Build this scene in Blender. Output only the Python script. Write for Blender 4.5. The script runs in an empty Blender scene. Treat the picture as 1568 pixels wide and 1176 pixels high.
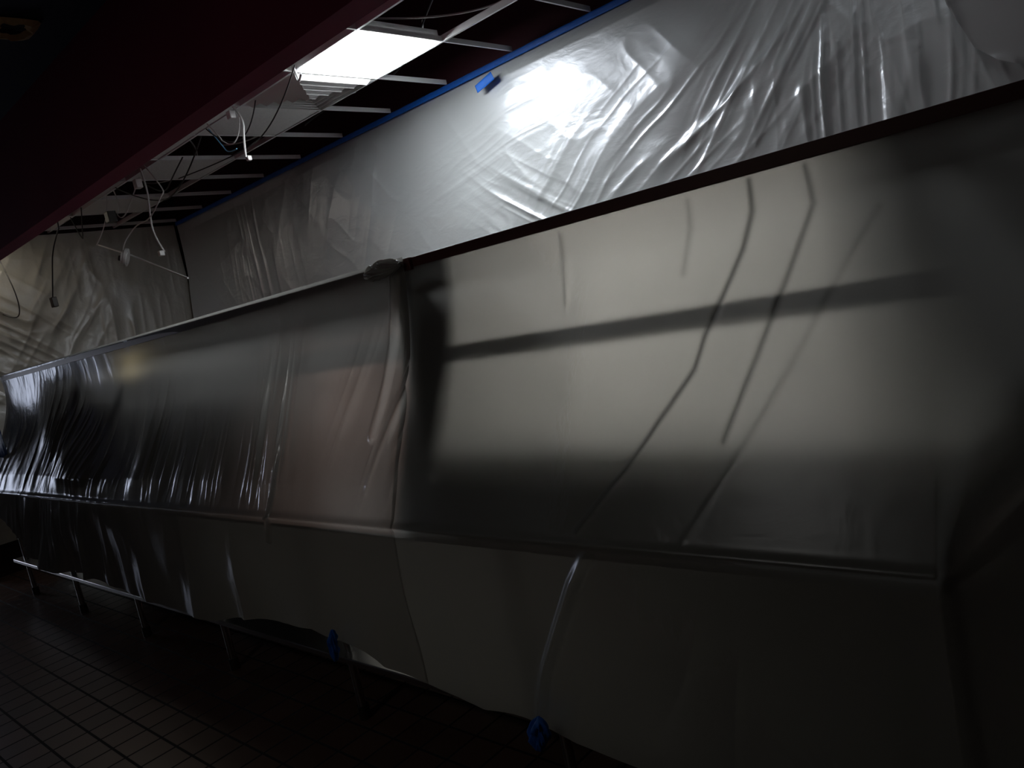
import bpy, bmesh, math
import numpy as np
from mathutils import Vector, Matrix
S=bpy.context.scene
H=1.6
f=Vector((-.681,.7212,-.115)).normalized(); u=Vector((.0721,.2234,.9717))
r=f.cross(u).normalized(); u=r.cross(f).normalized()
cam=bpy.data.cameras.new('camera'); co=bpy.data.objects.new('camera',cam); S.collection.objects.link(co)
M=Matrix((( r.x,u.x,-f.x,0),(r.y,u.y,-f.y,0),(r.z,u.z,-f.z,H),(0,0,0,1)))
co.matrix_world=M; cam.sensor_width=36; cam.lens=26.9; cam.clip_start=.02; S.camera=co
S.view_settings.view_transform='Standard'

def mat(name,col,rough=.6,metal=0,spec=.5,bump=None,emit=None,noise=None):
    m=bpy.data.materials.new(name); m.use_nodes=True; nt=m.node_tree; b=nt.nodes['Principled BSDF']
    b.inputs['Base Color'].default_value=(*col,1); b.inputs['Roughness'].default_value=rough
    b.inputs['Metallic'].default_value=metal; b.inputs['Specular IOR Level'].default_value=spec
    tc=nt.nodes.new('ShaderNodeTexCoord')
    if noise:
        n=nt.nodes.new('ShaderNodeTexNoise'); n.inputs['Scale'].default_value=noise[0]; n.inputs['Detail'].default_value=6
        nt.links.new(tc.outputs['Object'],n.inputs['Vector'])
        cr=nt.nodes.new('ShaderNodeValToRGB'); k=noise[1]
        cr.color_ramp.elements[0].color=(*[c*(1-k) for c in col],1); cr.color_ramp.elements[1].color=(*[min(1,c*(1+k)) for c in col],1)
        nt.links.new(n.outputs['Fac'],cr.inputs['Fac']); nt.links.new(cr.outputs['Color'],b.inputs['Base Color'])
        if bump:
            bp=nt.nodes.new('ShaderNodeBump'); bp.inputs['Strength'].default_value=bump; bp.inputs['Distance'].default_value=.01
            nt.links.new(n.outputs['Fac'],bp.inputs['Height']); nt.links.new(bp.outputs['Normal'],b.inputs['Normal'])
    if emit:
        b.inputs['Emission Color'].default_value=(*emit[0],1); b.inputs['Emission Strength'].default_value=emit[1]
    return m
def plastic(name,dcol,tcol,ftrans,ftransp,rough=.3,gl=.12,bscale=(6,6,6),bstr=.3,fres=.3):
    m=bpy.data.materials.new(name); m.use_nodes=True; nt=m.node_tree; nt.nodes.clear(); N=nt.nodes.new; L=nt.links.new
    o=N('ShaderNodeOutputMaterial'); d=N('ShaderNodeBsdfDiffuse'); d.inputs[0].default_value=(*dcol,1)
    t=N('ShaderNodeBsdfTranslucent')
    at=N('ShaderNodeAttribute'); at.attribute_name='fold'
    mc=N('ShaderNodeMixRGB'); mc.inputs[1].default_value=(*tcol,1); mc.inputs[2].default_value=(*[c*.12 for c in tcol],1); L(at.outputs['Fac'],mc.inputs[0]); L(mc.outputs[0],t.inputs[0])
    tp=N('ShaderNodeBsdfTransparent'); g=N('ShaderNodeBsdfGlossy'); g.inputs['Roughness'].default_value=rough; g.inputs[0].default_value=(.9,.93,1,1)
    tc=N('ShaderNodeTexCoord'); mp=N('ShaderNodeMapping'); mp.inputs['Scale'].default_value=bscale
    n=N('ShaderNodeTexNoise'); n.inputs['Scale'].default_value=1; n.inputs['Detail'].default_value=5; n.inputs['Distortion'].default_value=.6
    L(tc.outputs['Object'],mp.inputs[0]); L(mp.outputs[0],n.inputs['Vector'])
    bp=N('ShaderNodeBump'); bp.inputs['Strength'].default_value=bstr; bp.inputs['Distance'].default_value=.03; L(n.outputs['Fac'],bp.inputs['Height'])
    for x in (d,t,g): L(bp.outputs[0],x.inputs['Normal'])
    m1=N('ShaderNodeMixShader'); m1.inputs[0].default_value=ftrans; L(d.outputs[0],m1.inputs[1]); L(t.outputs[0],m1.inputs[2])
    m2=N('ShaderNodeMixShader'); m2.inputs[0].default_value=ftransp; L(m1.outputs[0],m2.inputs[1]); L(tp.outputs[0],m2.inputs[2])
    lw=N('ShaderNodeLayerWeight'); lw.inputs[0].default_value=.35; L(bp.outputs[0],lw.inputs['Normal'])
    ma=N('ShaderNodeMath'); ma.operation='MULTIPLY_ADD'; ma.inputs[1].default_value=fres; ma.inputs[2].default_value=gl; ma.use_clamp=True
    L(lw.outputs['Fresnel'],ma.inputs[0])
    m3=N('ShaderNodeMixShader'); L(ma.outputs[0],m3.inputs[0]); L(m2.outputs[0],m3.inputs[1]); L(g.outputs[0],m3.inputs[2]); L(m3.outputs[0],o.inputs[0])
    return m
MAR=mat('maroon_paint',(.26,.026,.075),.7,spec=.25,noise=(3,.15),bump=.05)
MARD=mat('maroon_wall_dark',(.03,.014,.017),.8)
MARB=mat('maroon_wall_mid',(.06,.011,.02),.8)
STEEL=mat('stainless_steel',(.5,.5,.5),.3,1)
DARKM=mat('dark_metal',(.05,.045,.04),.45,.3)
BLACK=mat('black_void',(.006,.005,.006),.9)
TILEW=mat('ceiling_tile_white',(.85,.85,.83),.8,noise=(60,.1),bump=.3)
TBAR=mat('tbar_white',(.85,.85,.85),.35)
BLUE=mat('blue_painters_tape',(.01,.14,.62),.55,noise=(30,.2),bump=.3)
WHITE=mat('white_plastic',(.8,.8,.78),.4)
CABW=mat('white_cable',(.7,.7,.68),.5)
CABB=mat('black_cable',(.03,.03,.03),.5)
CABL=mat('blue_cable',(.15,.45,.7),.5)
NAVY=mat('lobby_ceiling_paint',(.014,.016,.05),.8)
TAN=mat('torn_gypsum',(.7,.5,.25),.9,noise=(20,.4))
def mesh_obj(name,V,F,m,parent=None,smooth=False):
    me=bpy.data.meshes.new(name); me.from_pydata([tuple(v) for v in V],[],F); me.materials.append(m) if m else None
    if smooth: me.polygons.foreach_set('use_smooth',[True]*len(me.polygons))
    me.update(); o=bpy.data.objects.new(name,me); S.collection.objects.link(o)
    if parent: o.parent=parent
    return o
def box(name,x0,x1,y0,y1,z0,z1,m,parent=None,bev=0):
    V=[(x,y,z) for x in (x0,x1) for y in (y0,y1) for z in (z0,z1)]
    F=[(0,1,3,2),(4,6,7,5),(0,4,5,1),(2,3,7,6),(0,2,6,4),(1,5,7,3)]
    o=mesh_obj(name,V,F,m,parent)
    if bev:
        b=o.modifiers.new('b','BEVEL'); b.width=bev; b.segments=3
    return o
def empty(name):
    e=bpy.data.objects.new(name,None); S.collection.objects.link(e); return e
def tube(name,pts,rad,m,parent=None,straight=False):
    c=bpy.data.curves.new(name,'CURVE'); c.dimensions='3D'; c.bevel_depth=rad; c.bevel_resolution=3; c.resolution_u=8; c.use_fill_caps=True
    s=c.splines.new('NURBS' if len(pts)>2 and not straight else 'POLY'); s.points.add(len(pts)-1)
    for i,p in enumerate(pts): s.points[i].co=(*p,1)
    if len(pts)>2 and not straight: s.order_u=3; s.use_endpoint_u=True
    c.materials.append(m); o=bpy.data.objects.new(name,c); S.collection.objects.link(o)
    if parent: o.parent=parent
    return o
rng=np.random.RandomState(7)
TAB=rng.rand(512,512)
def vn(x,y,seed=0):
    x=np.asarray(x,float)+seed*17.3; y=np.asarray(y,float)+seed*9.7
    xi=np.floor(x).astype(int); yi=np.floor(y).astype(int); fx=x-xi; fy=y-yi
    fx=fx*fx*fx*(fx*(6*fx-15)+10); fy=fy*fy*fy*(fy*(6*fy-15)+10)
    g=lambda a,b:TAB[a%512,b%512]
    return (g(xi,yi)*(1-fx)+g(xi+1,yi)*fx)*(1-fy)+(g(xi,yi+1)*(1-fx)+g(xi+1,yi+1)*fx)*fy
def ridge(x,y,seed=0,p=2.5): return (1-np.sqrt((2*vn(x,y,seed)-1)**2*.99+.003))**p
def segdist(X,Z,a,b):
    ax,az=a; bx,bz=b; dx,dz=bx-ax,bz-az; L=dx*dx+dz*dz
    t=np.clip(((X-ax)*dx+(Z-az)*dz)/L,0,1)
    return np.hypot(X-ax-t*dx,Z-az-t*dz),t
def crease(X,Z,pts,w,amp):
    h=np.zeros_like(X)
    for a,b in zip(pts[:-1],pts[1:]):
        d,t=segdist(X,Z,a,b); h=np.maximum(h,np.exp(-(d/w)**2))
    return h*amp
def streaks(X,Z,c,ang,freq,rx,rz,amp,seed):
    a=math.radians(ang); dx=X-c[0]; dz=Z-c[1]
    s=dx*math.cos(a)+dz*math.sin(a); t=-dx*math.sin(a)+dz*math.cos(a)
    t2=t+.05*(vn(X*2.5,Z*2.5,seed+50)-.5)
    env=np.exp(-(s/rx)**2-(t/rz)**2)
    return (ridge(t2*freq,s*.9,seed,2)+.4*ridge(t2*freq*2.3,s*1.6,seed+1,2))*env*amp
def grid(name,A,m,parent=None,fold=None):
    nv,nu,_=A.shape; V=A.reshape(-1,3).tolist()
    F=[(j*nu+i,j*nu+i+1,(j+1)*nu+i+1,(j+1)*nu+i) for j in range(nv-1) for i in range(nu-1)]
    o=mesh_obj(name,V,F,m,parent,True)
    if fold is not None:
        at=o.data.attributes.new('fold','FLOAT','POINT'); at.data.foreach_set('value',np.clip(fold,0,1).astype(np.float32).ravel())
    return o

# ---------- room
FL=bpy.data.materials.new('quarry_tile'); FL.use_nodes=True; nt=FL.node_tree; b=nt.nodes['Principled BSDF']
tc=nt.nodes.new('ShaderNodeTexCoord'); br=nt.nodes.new('ShaderNodeTexBrick'); br.offset=0; br.inputs['Scale'].default_value=1
br.inputs['Brick Width'].default_value=.155; br.inputs['Row Height'].default_value=.155; br.inputs['Mortar Size'].default_value=.006
br.inputs['Color1'].default_value=(.13,.072,.055,1); br.inputs['Color2'].default_value=(.09,.052,.041,1); br.inputs['Mortar'].default_value=(.012,.01,.01,1)
nt.links.new(tc.outputs['Object'],br.inputs['Vector']); nt.links.new(br.outputs['Color'],b.inputs['Base Color'])
bp=nt.nodes.new('ShaderNodeBump'); bp.invert=True; bp.inputs['Strength'].default_value=.6; bp.inputs['Distance'].default_value=.004
nt.links.new(br.outputs['Fac'],bp.inputs['Height']); nt.links.new(bp.outputs[0],b.inputs['Normal'])
mr=nt.nodes.new('ShaderNodeMapRange'); mr.inputs[3].default_value=.33; mr.inputs[4].default_value=.9
nt.links.new(br.outputs['Fac'],mr.inputs[0]); nt.links.new(mr.outputs[0],b.inputs['Roughness'])
box('floor',-12.6,3,-2,4.3,-.1,0,FL)
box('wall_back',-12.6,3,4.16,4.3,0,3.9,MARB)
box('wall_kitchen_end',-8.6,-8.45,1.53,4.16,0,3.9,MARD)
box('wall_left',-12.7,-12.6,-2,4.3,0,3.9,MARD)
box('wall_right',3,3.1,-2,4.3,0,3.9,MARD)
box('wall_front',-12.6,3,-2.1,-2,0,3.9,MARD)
box('ceiling',-12.6,3,1.53,4.3,3.9,4.0,BLACK)
box('ceiling_lobby',-12.6,3,-2,1.43,3.01,3.1,NAVY)
box('header_beam',-12.6,3,1.43,1.528,2.45,3.9,MAR)

th=empty('ceiling_speaker_cutout')
V=[];F=[];n=28
for k in range(n):
    a=2*math.pi*k/n; j=1+.12*math.sin(5*a)+.06*math.sin(9*a+1)
    for rr,z in ((.085,3.003),(.06*j,2.99),(.04*j,3.006)):
        sq=1/max(abs(math.cos(a)),abs(math.sin(a)))**.8
        V.append((-3.36+rr*sq*1.25*math.cos(a),1.19+rr*sq*math.sin(a),z))
for k in range(n):
    for q in (0,1): F.append((3*k+q,3*((k+1)%n)+q,3*((k+1)%n)+q+1,3*k+q+1))
mesh_obj('torn_rim',V,F,TAN,th)
mesh_obj('hole',[(-3.36+.06*math.cos(2*math.pi*k/12),1.19+.05*math.sin(2*math.pi*k/12),3.004) for k in range(12)],[tuple(range(12))],BLACK,th)

CZ=3.12; XS=[-8.28+.633*i for i in range(0,18)]
g=empty('suspended_ceiling_grid')
for i,x in enumerate(XS): box('cross_tee_%d'%i,x-.006,x+.006,1.54,4.05,CZ,CZ+.03,TBAR,g)
for i,y in enumerate((2.17,2.8,3.43)): box('main_tee_%d'%i,-8.4,3,y-.008,y+.008,CZ-.001,CZ+.035,TBAR,g)
def cell(x): return min(range(len(XS)-1),key=lambda i:abs((XS[i]+XS[i+1])/2-x))
def tile(x,y0=2.8,m=TILEW,nm='tile'):
    i=cell(x); return box(nm,XS[i]+.012,XS[i+1]-.012,y0+.012,y0+.618,CZ+.004,CZ+.02,m,g)
for x in (-4.8,-6.1,-7.3): tile(x)
for x in (-4.8,-5.4,-6.7): tile(x,2.17)
for i in range(7):
    x=XS[1+i*2]; tube('hanger_wire_%d'%i,[(x,3.43,CZ+.03),(x,3.43,3.9)],.002,CABB,g)
d=empty('air_diffuser')
i=cell(-4.16); x0,x1=XS[i]+.015,XS[i+1]-.015; cx=(x0+x1)/2; cy=3.115
for k in range(5):
    h=.295-.06*k; z=CZ-.004-.006*k; w=.022
    V=[]
    for (hh,zz) in ((h,z+.02),(h-w-.012,z-.018)):
        V+=[(cx-hh,cy-hh,zz),(cx+hh,cy-hh,zz),(cx+hh,cy+hh,zz),(cx-hh,cy+hh,zz)]
    F=[(a,(a+1)%4,4+(a+1)%4,4+a) for a in range(4)]
    o=mesh_obj('louvre_%d'%k,V,F,WHITE,d); so=o.modifiers.new('s','SOLIDIFY'); so.thickness=.003
box('plate',x0,x1,2.815,3.415,CZ+.02,CZ+.03,TBAR,d)
def light_panel(x,E,y=2.8):
    i=cell(x); p=empty('ceiling_light_panel')
    a,b_=XS[i]+.014,XS[i+1]-.014
    box('housing',a,b_,y+.014,y+.616,CZ+.012,CZ+.07,TBAR,p)
    em=mat('panel_lens',(.9,.9,.9),.4,emit=((.93,.97,1),E))
    box('lens',a+.015,b_-.015,y+.03,y+.6,CZ-.014,CZ+.012,em,p,.008)
light_panel(-3.53,32)
light_panel(-1.0,1.8)
def disc(name,cx,cy,cz,rad,m,parent,n=32,dz=.01):
    bm=bmesh.new(); bmesh.ops.create_cone(bm,cap_ends=True,segments=n,radius1=rad,radius2=rad,depth=dz)
    me=bpy.data.meshes.new(name); bm.to_mesh(me); bm.free(); me.materials.append(m); o=bpy.data.objects.new(name,me); o.location=(cx,cy,cz); S.collection.objects.link(o); o.parent=parent; return o
dl=empty('added_end_wall_fill')  # added warm fill, hidden behind the header, brightens the end wall sheet
disc('fill_trim',-7.8,2.1,CZ-.002,.11,WHITE,dl); disc('fill_disc',-7.8,2.1,CZ-.012,.085,mat('end_wall_fill_glow',(.9,.8,.6),.4,emit=((1,.9,.74),24)),dl)
ll=empty('added_lobby_fill')  # added unseen fill on the lobby side, lights the skirt from the front
disc('fill_trim',-2.2,-1.2,3.005,.2,WHITE,ll); disc('fill_disc',-2.2,-1.2,2.995,.17,mat('lobby_fill_glow',(.9,.85,.7),.4,emit=((1,.96,.87),13)),ll)

# ---------- counter
c=empty('stainless_serving_counter')
X0,X1=-7.45,-.44
box('top',X0,X1,1.535,2.35,.86,.893,STEEL,c,.006)
box('rear_light_blocker',X0,X1,2.35,2.37,.05,.893,DARKM,c,.002)  # added panel, keeps light off the floor under the counter
box('undershelf',X0,X1,1.55,2.0,.275,.30,STEEL,c,.005)
for i in range(7):
    x=-.47-1.13*i if i else -.5
    for y in (1.6,2.25):
        tube('leg_%d'%i,[(x,y,0.0),(x,y,.86)],.018,STEEL,c)
    tube('foot_%d'%i,[(x,1.6,0.0),(x,1.6,.06)],.025,DARKM,c)
for i,x in enumerate((-.5,-2.15,-5.6,-7.4)):
    box('post_%d'%i,x-.02,x+.02,1.90,1.94,.88,1.75,STEEL,c)
RM=mat('rail_maroon',(.12,.04,.035),.4)
box('top_rail',X0,.8,1.845,1.93,1.762,1.80,RM,c,.004)
box('rail_leak_blocker',X0,-2.1,1.831,1.93,1.757,1.801,RM,c,.003)  # added behind the left sheet to close the light leak at the rail
tube('mid_rail',[(-7.4,1.89,1.45),(.7,1.89,1.45)],.024,DARKM,c)
box('warmer_cabinet',-2.2,-1.9,1.93,2.3,.893,1.74,DARKM,c,.01)
def blocker_plate(x,off):  # added unseen plates, keep a dark column between the lit sheet areas
    pts=[(1.61+off,.893),(1.69+off,1.1),(1.79+off,1.33),(1.85+off,1.6),(1.875+off,1.75),(2.3,1.75),(2.3,.893)]
    V=[(x,a,b_) for a,b_ in pts]+[(x+.012,a,b_) for a,b_ in pts]; n=len(pts)
    mesh_obj('side_light_blocker',V,[tuple(range(n)),tuple(range(2*n-1,n-1,-1))]+[(k,(k+1)%n,n+(k+1)%n,n+k) for k in range(n)],DARKM,c)
blocker_plate(-2.2,0); blocker_plate(-1.87,.06)
box('steam_table',-1.9,-.46,2.0,2.3,.893,1.27,DARKM,c,.02)
box('steam_table_lip',-1.9,-.46,1.75,2.0,.893,.98,DARKM,c,.02)
box('reach_in_cabinet',-7.4,-2.85,1.95,2.3,.893,1.62,DARKM,c,.01)
box('top_light_blocker',-1.86,.8,2.08,2.76,1.735,1.755,DARKM,c,.004)  # added unseen slab, shades the lower right of the sheet from the panels
box('end_light_blocker',-.76,-.74,2.05,2.74,.90,1.72,DARKM,c,.004)  # added unseen plate, cuts the tube light towards the right end
EM=mat('sheet_fill_glow',(.9,.9,.9),.4,emit=((1,.985,.93),26))  # added tube with reflector, out of sight, backlights the right sheet
box('fill_reflector',-1.75,-.75,2.5,2.74,1.57,1.59,WHITE,c,.004)
box('fill_back',-1.75,-.75,2.72,2.74,1.35,1.58,WHITE,c,.004)
tube('fill_tube',[(-1.5,2.62,1.50),(-1.0,2.62,1.50)],.034,EM,c)
tube('lower_fill_tube',[(-3.6,2.25,.79),(-1.2,2.25,.79)],.018,mat('lower_fill_glow',(.9,.9,.9),.4,emit=((1,.97,.88),.85)),c)  # added dim tube under the counter, glows through the skirt
box('lower_fill_bracket',-3.65,-1.15,2.22,2.28,.815,.83,WHITE,c)
def warm_fill(x,y,z,E,col):  # added hidden emitters for the reddish and yellow patches on the left sheet
    disc('warm_fill_shade',x,y,z+.045,.09,DARKM,c,dz=.06); disc('warm_fill_disc',x,y,z,.055,mat('warm_fill_glow',(.9,.5,.4),.4,emit=(col,E)),c,dz=.03)
warm_fill(-2.5,2.1,1.40,24,(1,.68,.58)); warm_fill(-4.75,2.08,1.655,22,(1,.85,.5))

# ---------- upper sheet
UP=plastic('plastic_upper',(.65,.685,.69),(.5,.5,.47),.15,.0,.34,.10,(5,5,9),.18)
nu,nv=1100,330
X,Z=np.meshgrid(np.linspace(-8.33,.6,nu),np.linspace(3.115,1.3,nv))
h=.06*(vn(X*.8,Z*.8,1)-.5)+.02*(vn(X*2.2,Z*2,41)-.5)
h+=.004*ridge(X*4+Z*3,Z*3-X,2)
h+=streaks(X,Z,(-2.0,2.4),32,7,.7,.35,.020,4)
h+=streaks(X,Z,(-1.55,2.45),50,9,.6,.3,.022,14)
h+=streaks(X,Z,(-1.15,2.3),84,11,.5,.35,.022,5)
h+=streaks(X,Z,(-.8,2.3),100,8,.5,.3,.014,15)
h+=streaks(X,Z,(-3.3,2.15),-35,8,.45,.25,.016,6)
h+=streaks(X,Z,(-3.0,2.1),40,9,.35,.25,.014,7)
h+=streaks(X,Z,(-3.5,2.6),10,9,.6,.3,.006,8)
h+=streaks(X,Z,(-6.9,2.3),92,6,.9,.6,.012,9)
h+=streaks(X,Z,(-5.2,2.3),60,4,.8,.9,.010,10)
edge=np.clip((3.115-Z)/.12,0,1)
grid('plastic_dust_sheet',np.stack([X,4.07-h*edge-.055*(3.115-Z),Z],-1),UP)
X,Z0=np.meshgrid(np.linspace(-.80,.6,200),np.linspace(0,1,120))
zl=np.interp(X,[-.80,-.76,-.68,-.60,-.53,-.3,.6],[2.75,2.42,2.21,2.13,2.09,2.02,2.0])
Z=3.11+(zl-3.11)*Z0
hh=.03*(vn(X*1.5,Z*1.5,61)-.5)+.03*np.exp(-(((X+.77)/.03)**2))*ridge(X*9,Z*14,62)
grid('plastic_dust_sheet',np.stack([X,3.93-hh-.015*ridge(X*14,Z*10,63)*np.exp(-((Z-zl)/.03)**2),Z],-1),plastic('plastic_flap',(.5,.5,.5),(.5,.5,.5),.2,0,.4,.04,(4,4,4),.1))
X,Z=np.meshgrid(np.linspace(1.56,4.06,300),np.linspace(3.1,.3,280))
h=.08*(vn(X*1.2,Z*1.2,11)-.5)+streaks(X,Z,(1.9,2.3),-40,6,.7,.5,.05,13)+streaks(X,Z,(2.5,2.4),55,5,.5,.5,.04,16)+streaks(X,Z,(3.4,2.3),85,5,.8,.5,.03,18)+.008*ridge(X*4,Z*4,17)
grid('plastic_dust_sheet',np.stack([-8.38+h,X,Z],-1),plastic('plastic_end',(.60,.59,.52),(.4,.4,.35),.15,0,.32,.1,(6,6,6),.25))

# ---------- lower sheets
def hemz(X):
    return np.interp(X,[-7.45,-7.2,-6.5,-6.05,-5.23,-4.2,-3.7,-2.79,-2.45,-2.16,-1.67,-1.2,-.4],[.8,.7,.5,.406,.40,.34,.355,.445,.39,.33,.30,.28,.2])+.01*np.sin(X*7)+.015*(vn(X*4,X*0,95)-.5)
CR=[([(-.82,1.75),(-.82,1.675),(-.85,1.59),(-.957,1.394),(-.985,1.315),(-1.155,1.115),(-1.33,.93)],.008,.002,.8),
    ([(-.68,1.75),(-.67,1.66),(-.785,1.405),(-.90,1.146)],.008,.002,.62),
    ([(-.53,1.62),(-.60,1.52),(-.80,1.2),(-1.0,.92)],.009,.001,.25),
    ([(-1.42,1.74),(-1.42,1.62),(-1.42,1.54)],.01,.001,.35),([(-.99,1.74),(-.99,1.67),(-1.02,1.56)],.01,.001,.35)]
def lower(name,xa,xb,ytop,ztop,left,m,nu,nv=380):
    U,Vv=np.meshgrid(np.linspace(xa,xb,nu),np.linspace(0,2,nv))
    v1=np.clip(Vv,0,1); v2=np.clip(Vv-1,0,1)
    rt=np.clip(U+.44,0,2); right=rt**2/(rt+.25*(1-v1)+.04)
    Xx=np.where(U>-.44,-.44+rt*(1-.6*v1**4),U)
    if not left: Xx=Xx-.08*(1-v1)**.7*np.clip((-1.9-U)/.235,0,1)
    sag=.05+ (.05*np.clip((-2.5-U)/3,0,1) if left else 0)
    Zz=ztop+( .90-ztop)*v1
    Yy=ytop+(1.52-ytop)*v1+sag*np.sin(np.pi*v1**.8)
    Yy=Yy+right*1.6*v1**3; Zz=Zz+right*.2*v1**3
    Zz=Zz-v2*(.90-hemz(Xx))
    wU=U+.2*(vn(U*1.1,Vv*1.3,71)-.5)
    h=.03*(vn(U*1.3,Vv*2,23)-.5)*np.sin(np.pi*v1)
    fold=np.zeros_like(U)
    e0=np.clip((1-v1)*7,0,1)
    if left:
        lf=np.clip((-2.8-U)/3,0,1)
        e1=np.maximum(e0,.2*lf)*(1-v2)
        h=h+lf*.03*ridge(wU*1.5+Vv*.8,Vv*.8,24,1.4)*v1*e1
        m1=np.clip(vn(U*1.1,Vv*1.2,72)*2.4-1.0,0,1)
        h=h+.022*ridge(wU*8+Vv*2,Vv*.9,25,2)*np.clip(v1-.4,0,1)*2*e1*np.clip(lf*1.5,0,1)*m1
        h=h+(streaks(U,Zz,(-2.97,1.22),86,12,.35,.2,.04,26)+streaks(U,Zz,(-2.25,1.3),65,9,.3,.2,.026,27)
          +streaks(U,Zz,(-3.6,1.1),84,10,.25,.3,.018,35)+streaks(U,Zz,(-4.3,1.1),80,9,.3,.3,.026,29)+streaks(U,Zz,(-5.4,1.08),68,8,.2,.9,.05,28))*e1
        h=h+crease(U,Zz,[(-2.18,1.8),(-2.22,1.5),(-2.3,1.2)],.02,.02)*e1
        h=h+crease(U,Zz,[(-2.93,1.25),(-2.94,1.02),(-2.99,.80)],.012,.02)*np.clip(1.25-v2,0,1)*np.clip((1.25-Zz)*6,0,1)
    Yy=Yy-h-.007*np.exp(-((Vv-1)/.016)**2)
    zone=np.interp(U,[-7.5,-6.6,-5.8,-5.0,-4.4,-3.5,-2.9,-2.4,-1,0],[.03,.09,.10,.07,.045,.035,.025,.03,.02,.02])
    Yy=Yy-v2**1.1*(.012+zone*(ridge(wU*2.6,Vv*.6,21,1.6)+.3*ridge(wU*8,Vv*.9,22,1.6)*np.clip(zone*14-.2,0,1)))
    if left: Yy=Yy-v2**.8*streaks(U,Zz,(-5.7,.8),90,6,.3,.8,.04,30)
    else: Yy=Yy-v2*(streaks(Xx,Zz,(-1.0,.6),70,3,.4,.8,.03,33)*np.clip((Xx+2.1)*2,0,1))
    Yy=Yy-v2*.04*(vn(Xx*3,Zz*3,34)-.5)
    Yy=Yy-np.clip(v2*6,0,1)*crease(Xx,Zz,[(-1.27,.92),(-1.36,.78),(-1.45,.63),(-1.52,.5),(-1.60,.30)],.018,.025)
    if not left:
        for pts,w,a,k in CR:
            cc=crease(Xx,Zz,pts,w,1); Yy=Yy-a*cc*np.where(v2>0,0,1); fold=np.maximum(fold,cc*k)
    return grid(name,np.stack([Xx,Yy,Zz],-1),m,None,fold)
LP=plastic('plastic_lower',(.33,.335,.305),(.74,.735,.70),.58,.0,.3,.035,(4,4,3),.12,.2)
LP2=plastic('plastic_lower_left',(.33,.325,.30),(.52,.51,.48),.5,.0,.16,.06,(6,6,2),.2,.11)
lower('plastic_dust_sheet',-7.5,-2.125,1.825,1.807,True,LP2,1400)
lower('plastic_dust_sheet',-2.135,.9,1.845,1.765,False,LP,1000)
n=90
U,Vv=np.meshgrid(np.linspace(0,2*math.pi,n),np.linspace(0,1,60))
R=.026*(1+.9*(ridge(np.cos(U)*2,Vv*4+np.sin(U)*2,81)-.3))*(np.sin(np.pi*np.clip(Vv*.92+.06,0,1))**.6)
grid('plastic_dust_sheet',np.stack([-2.32+.2*Vv+0*U,1.80+R*np.cos(U),1.775+.01*Vv+R*np.sin(U)],-1),LP2)

def strip(pts0,pts1,y,n=40,amp=.004):
    t=np.linspace(0,1,n); A=[]
    for k in np.linspace(0,1,5):
        a=np.array(pts0[0])*(1-t)[:,None]+np.array(pts0[1])*t[:,None]; b_=np.array(pts1[0])*(1-t)[:,None]+np.array(pts1[1])*t[:,None]
        q=a*(1-k)+b_*k; A.append(np.stack([q[:,0],y-amp*vn(q[:,0]*20,q[:,1]*20,31),q[:,1]],-1))
    o=grid('blue_tape_strip',np.array(A),BLUE); m=o.modifiers.new('s','SOLIDIFY'); m.thickness=.001; return o
strip([(-8.3,3.115),(.6,3.115)],[(-8.3,3.075),(.6,3.075)],4.045,300)
strip([(-3.53,3.0),(-3.37,3.04)],[(-3.52,2.95),(-3.35,2.985)],3.985,20)
strip([(-7.46,1.58),(-7.22,1.58)],[(-7.42,1.12),(-7.12,1.18)],1.66,20,.02)
def wad(cx,cy,cz,sx,sz,seed):
    U,Vv=np.meshgrid(np.linspace(0,2*math.pi,60),np.linspace(0,1,40))
    R=np.sin(np.pi*Vv)**.5*(1+.9*(vn(np.cos(U)*2+5,Vv*5+np.sin(U)*2,seed)-.5)+.4*(vn(np.cos(U)*6+5,Vv*9+np.sin(U)*6,seed+3)-.5))
    grid('blue_tape_wad',np.stack([cx+sx*R*np.cos(U)+.03*Vv,cy+.018*R*np.sin(U),cz+sz*(Vv-.5)*2],-1),BLUE)
wad(-1.56,1.44,.33,.035,.06,91); wad(-2.60,1.455,.42,.022,.07,92)

W=empty('hanging_ceiling_wires'); Y=2.75
def w(pts,rad=.005,m=CABW,dy=0,straight=False): tube('cable',[(x,Y+dy+.04*math.sin(i*1.7),z) for i,(x,z) in enumerate(pts)],rad,m,W,straight)
w([(-4.49,3.12),(-4.46,3.04),(-4.44,2.9),(-4.42,2.78)],.007)
w([(-4.85,3.12),(-4.78,3.0),(-4.71,2.97),(-4.54,2.88),(-4.5,2.97),(-4.49,3.08)],.004)
w([(-4.9,3.10),(-4.85,2.98),(-4.71,2.88),(-4.55,2.87)],.004,CABL,.03)
w([(-4.3,3.1),(-4.5,2.95),(-4.75,2.94),(-4.9,3.1)],.004,CABB,.05)
w([(-5.98,3.12),(-6.03,2.97),(-5.98,2.8),(-5.97,2.6),(-5.97,2.47)],.007)
w([(-5.9,3.12),(-5.75,2.9),(-5.72,2.85),(-5.96,2.72),(-6.3,2.76),(-6.49,2.74),(-6.6,2.64),(-6.62,2.57)],.005)
w([(-6.65,3.12),(-6.68,3.0),(-6.70,2.92),(-6.5,2.84),(-6.35,3.0),(-6.2,3.1)],.005,CABW,.04)
w([(-7.15,2.76),(-6.62,2.56),(-5.64,2.21)],.007,CABW,0,True)
w([(-6.7,3.1),(-6.9,2.9),(-7.15,2.76)],.004)
w([(-6.5,3.1),(-6.1,2.88),(-5.42,2.77),(-4.9,3.05)],.005,CABB)
w([(-5.42,2.9),(-4.70,2.85),(-4.06,2.86),(-3.7,3.1)],.004,CABB)
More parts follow.
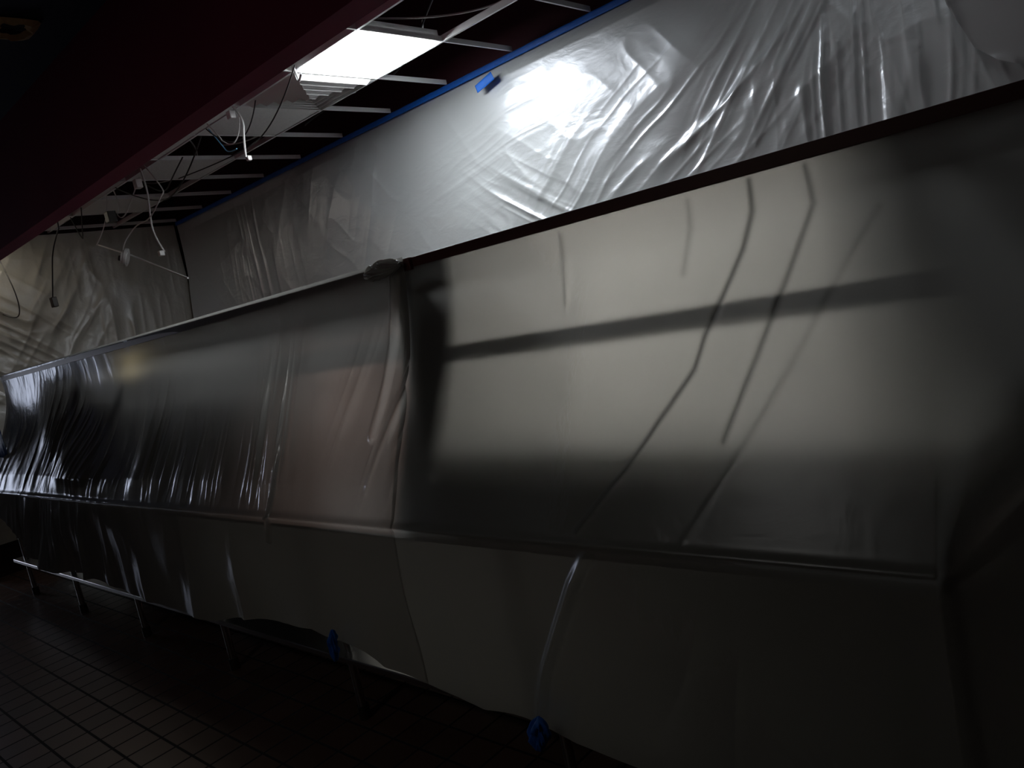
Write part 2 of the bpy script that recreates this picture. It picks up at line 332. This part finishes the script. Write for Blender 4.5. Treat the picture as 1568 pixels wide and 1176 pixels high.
w([(-6.4,3.1),(-6.2,2.95),(-5.9,3.02),(-5.6,3.1)],.005,CABB,.2)
w([(-7.6,3.1),(-7.57,2.87),(-7.4,2.9),(-7.2,3.1)],.005,CABB)
w([(-3.77,3.12),(-3.80,3.06),(-3.73,3.02),(-3.66,3.04)],.007)
disc('smoke_detector_base',-6.62,2.74,2.55,.075,WHITE,W,dz=.02).rotation_euler=(1.2,.3,-.7)
disc('smoke_detector',-6.61,2.725,2.545,.05,WHITE,W,dz=.05).rotation_euler=(1.2,.3,-.7)
disc('detector_core',-6.6,2.70,2.54,.022,DARKM,W,dz=.06).rotation_euler=(1.2,.3,-.7)
box('junction_box',-6.06,-6.0,2.7,2.75,2.98,3.05,WHITE,W,.006)
box('junction_box',-6.74,-6.66,2.7,2.77,2.86,2.95,DARKM,W,.006)
box('connector',-4.51,-4.46,2.7,2.74,3.04,3.09,WHITE,W,.006)
box('connector',-5.99,-5.95,2.72,2.76,2.44,2.48,WHITE,W,.006)
box('connector',-4.44,-4.41,2.72,2.75,2.76,2.79,WHITE,W,.006)
tube('drop_wire',[(-6.36,2.2,2.78),(-6.6,2.2,2.68),(-6.75,2.2,2.5),(-6.89,2.2,2.33)],.005,CABB,W)
box('outlet_box',-6.92,-6.86,2.18,2.22,2.25,2.33,DARKM,W,.005)
tube('drop_wire',[(-7.98,2.2,2.85),(-7.8,2.2,2.6),(-7.76,2.2,2.35),(-7.95,2.2,2.28),(-8.3,2.2,2.38)],.005,CABB,W)
tube('drop_wire',[(-6.36,2.2,2.78),(-6.3,2.2,3.0),(-6.3,2.2,3.12)],.005,CABB,W)
for k in range(9):
    x=-7.8+.62*k; rs=np.random.RandomState(k)
    tube('plenum_cable',[(x,2.9+rs.rand(),CZ+.1+.1*rs.rand()),(x+.4,3.3+.3*rs.rand(),CZ+.05),(x+.9,3.3+.6*rs.rand(),CZ+.15),(x+1.3,3.0+rs.rand(),CZ+.2)],.006,CABW if k%2 else CABB,W)

wn=empty('window_1')
box('glass',-12.59,-12.57,.1,1.1,.9,2.0,mat('window_glow',(.1,.1,.1),.4,emit=((.78,.84,1),4.8)),wn)
for a,b_ in ((.04,.1),(1.1,1.16)): box('jamb',-12.6,-12.55,a,b_,.84,2.06,WHITE,wn)
for a,b_ in ((.84,.9),(2.0,2.06)): box('rail',-12.6,-12.55,.04,1.16,a,b_,WHITE,wn)
w_=bpy.data.worlds.new('w'); S.world=w_; w_.use_nodes=True; w_.node_tree.nodes['Background'].inputs[0].default_value=(.01,.01,.012,1)
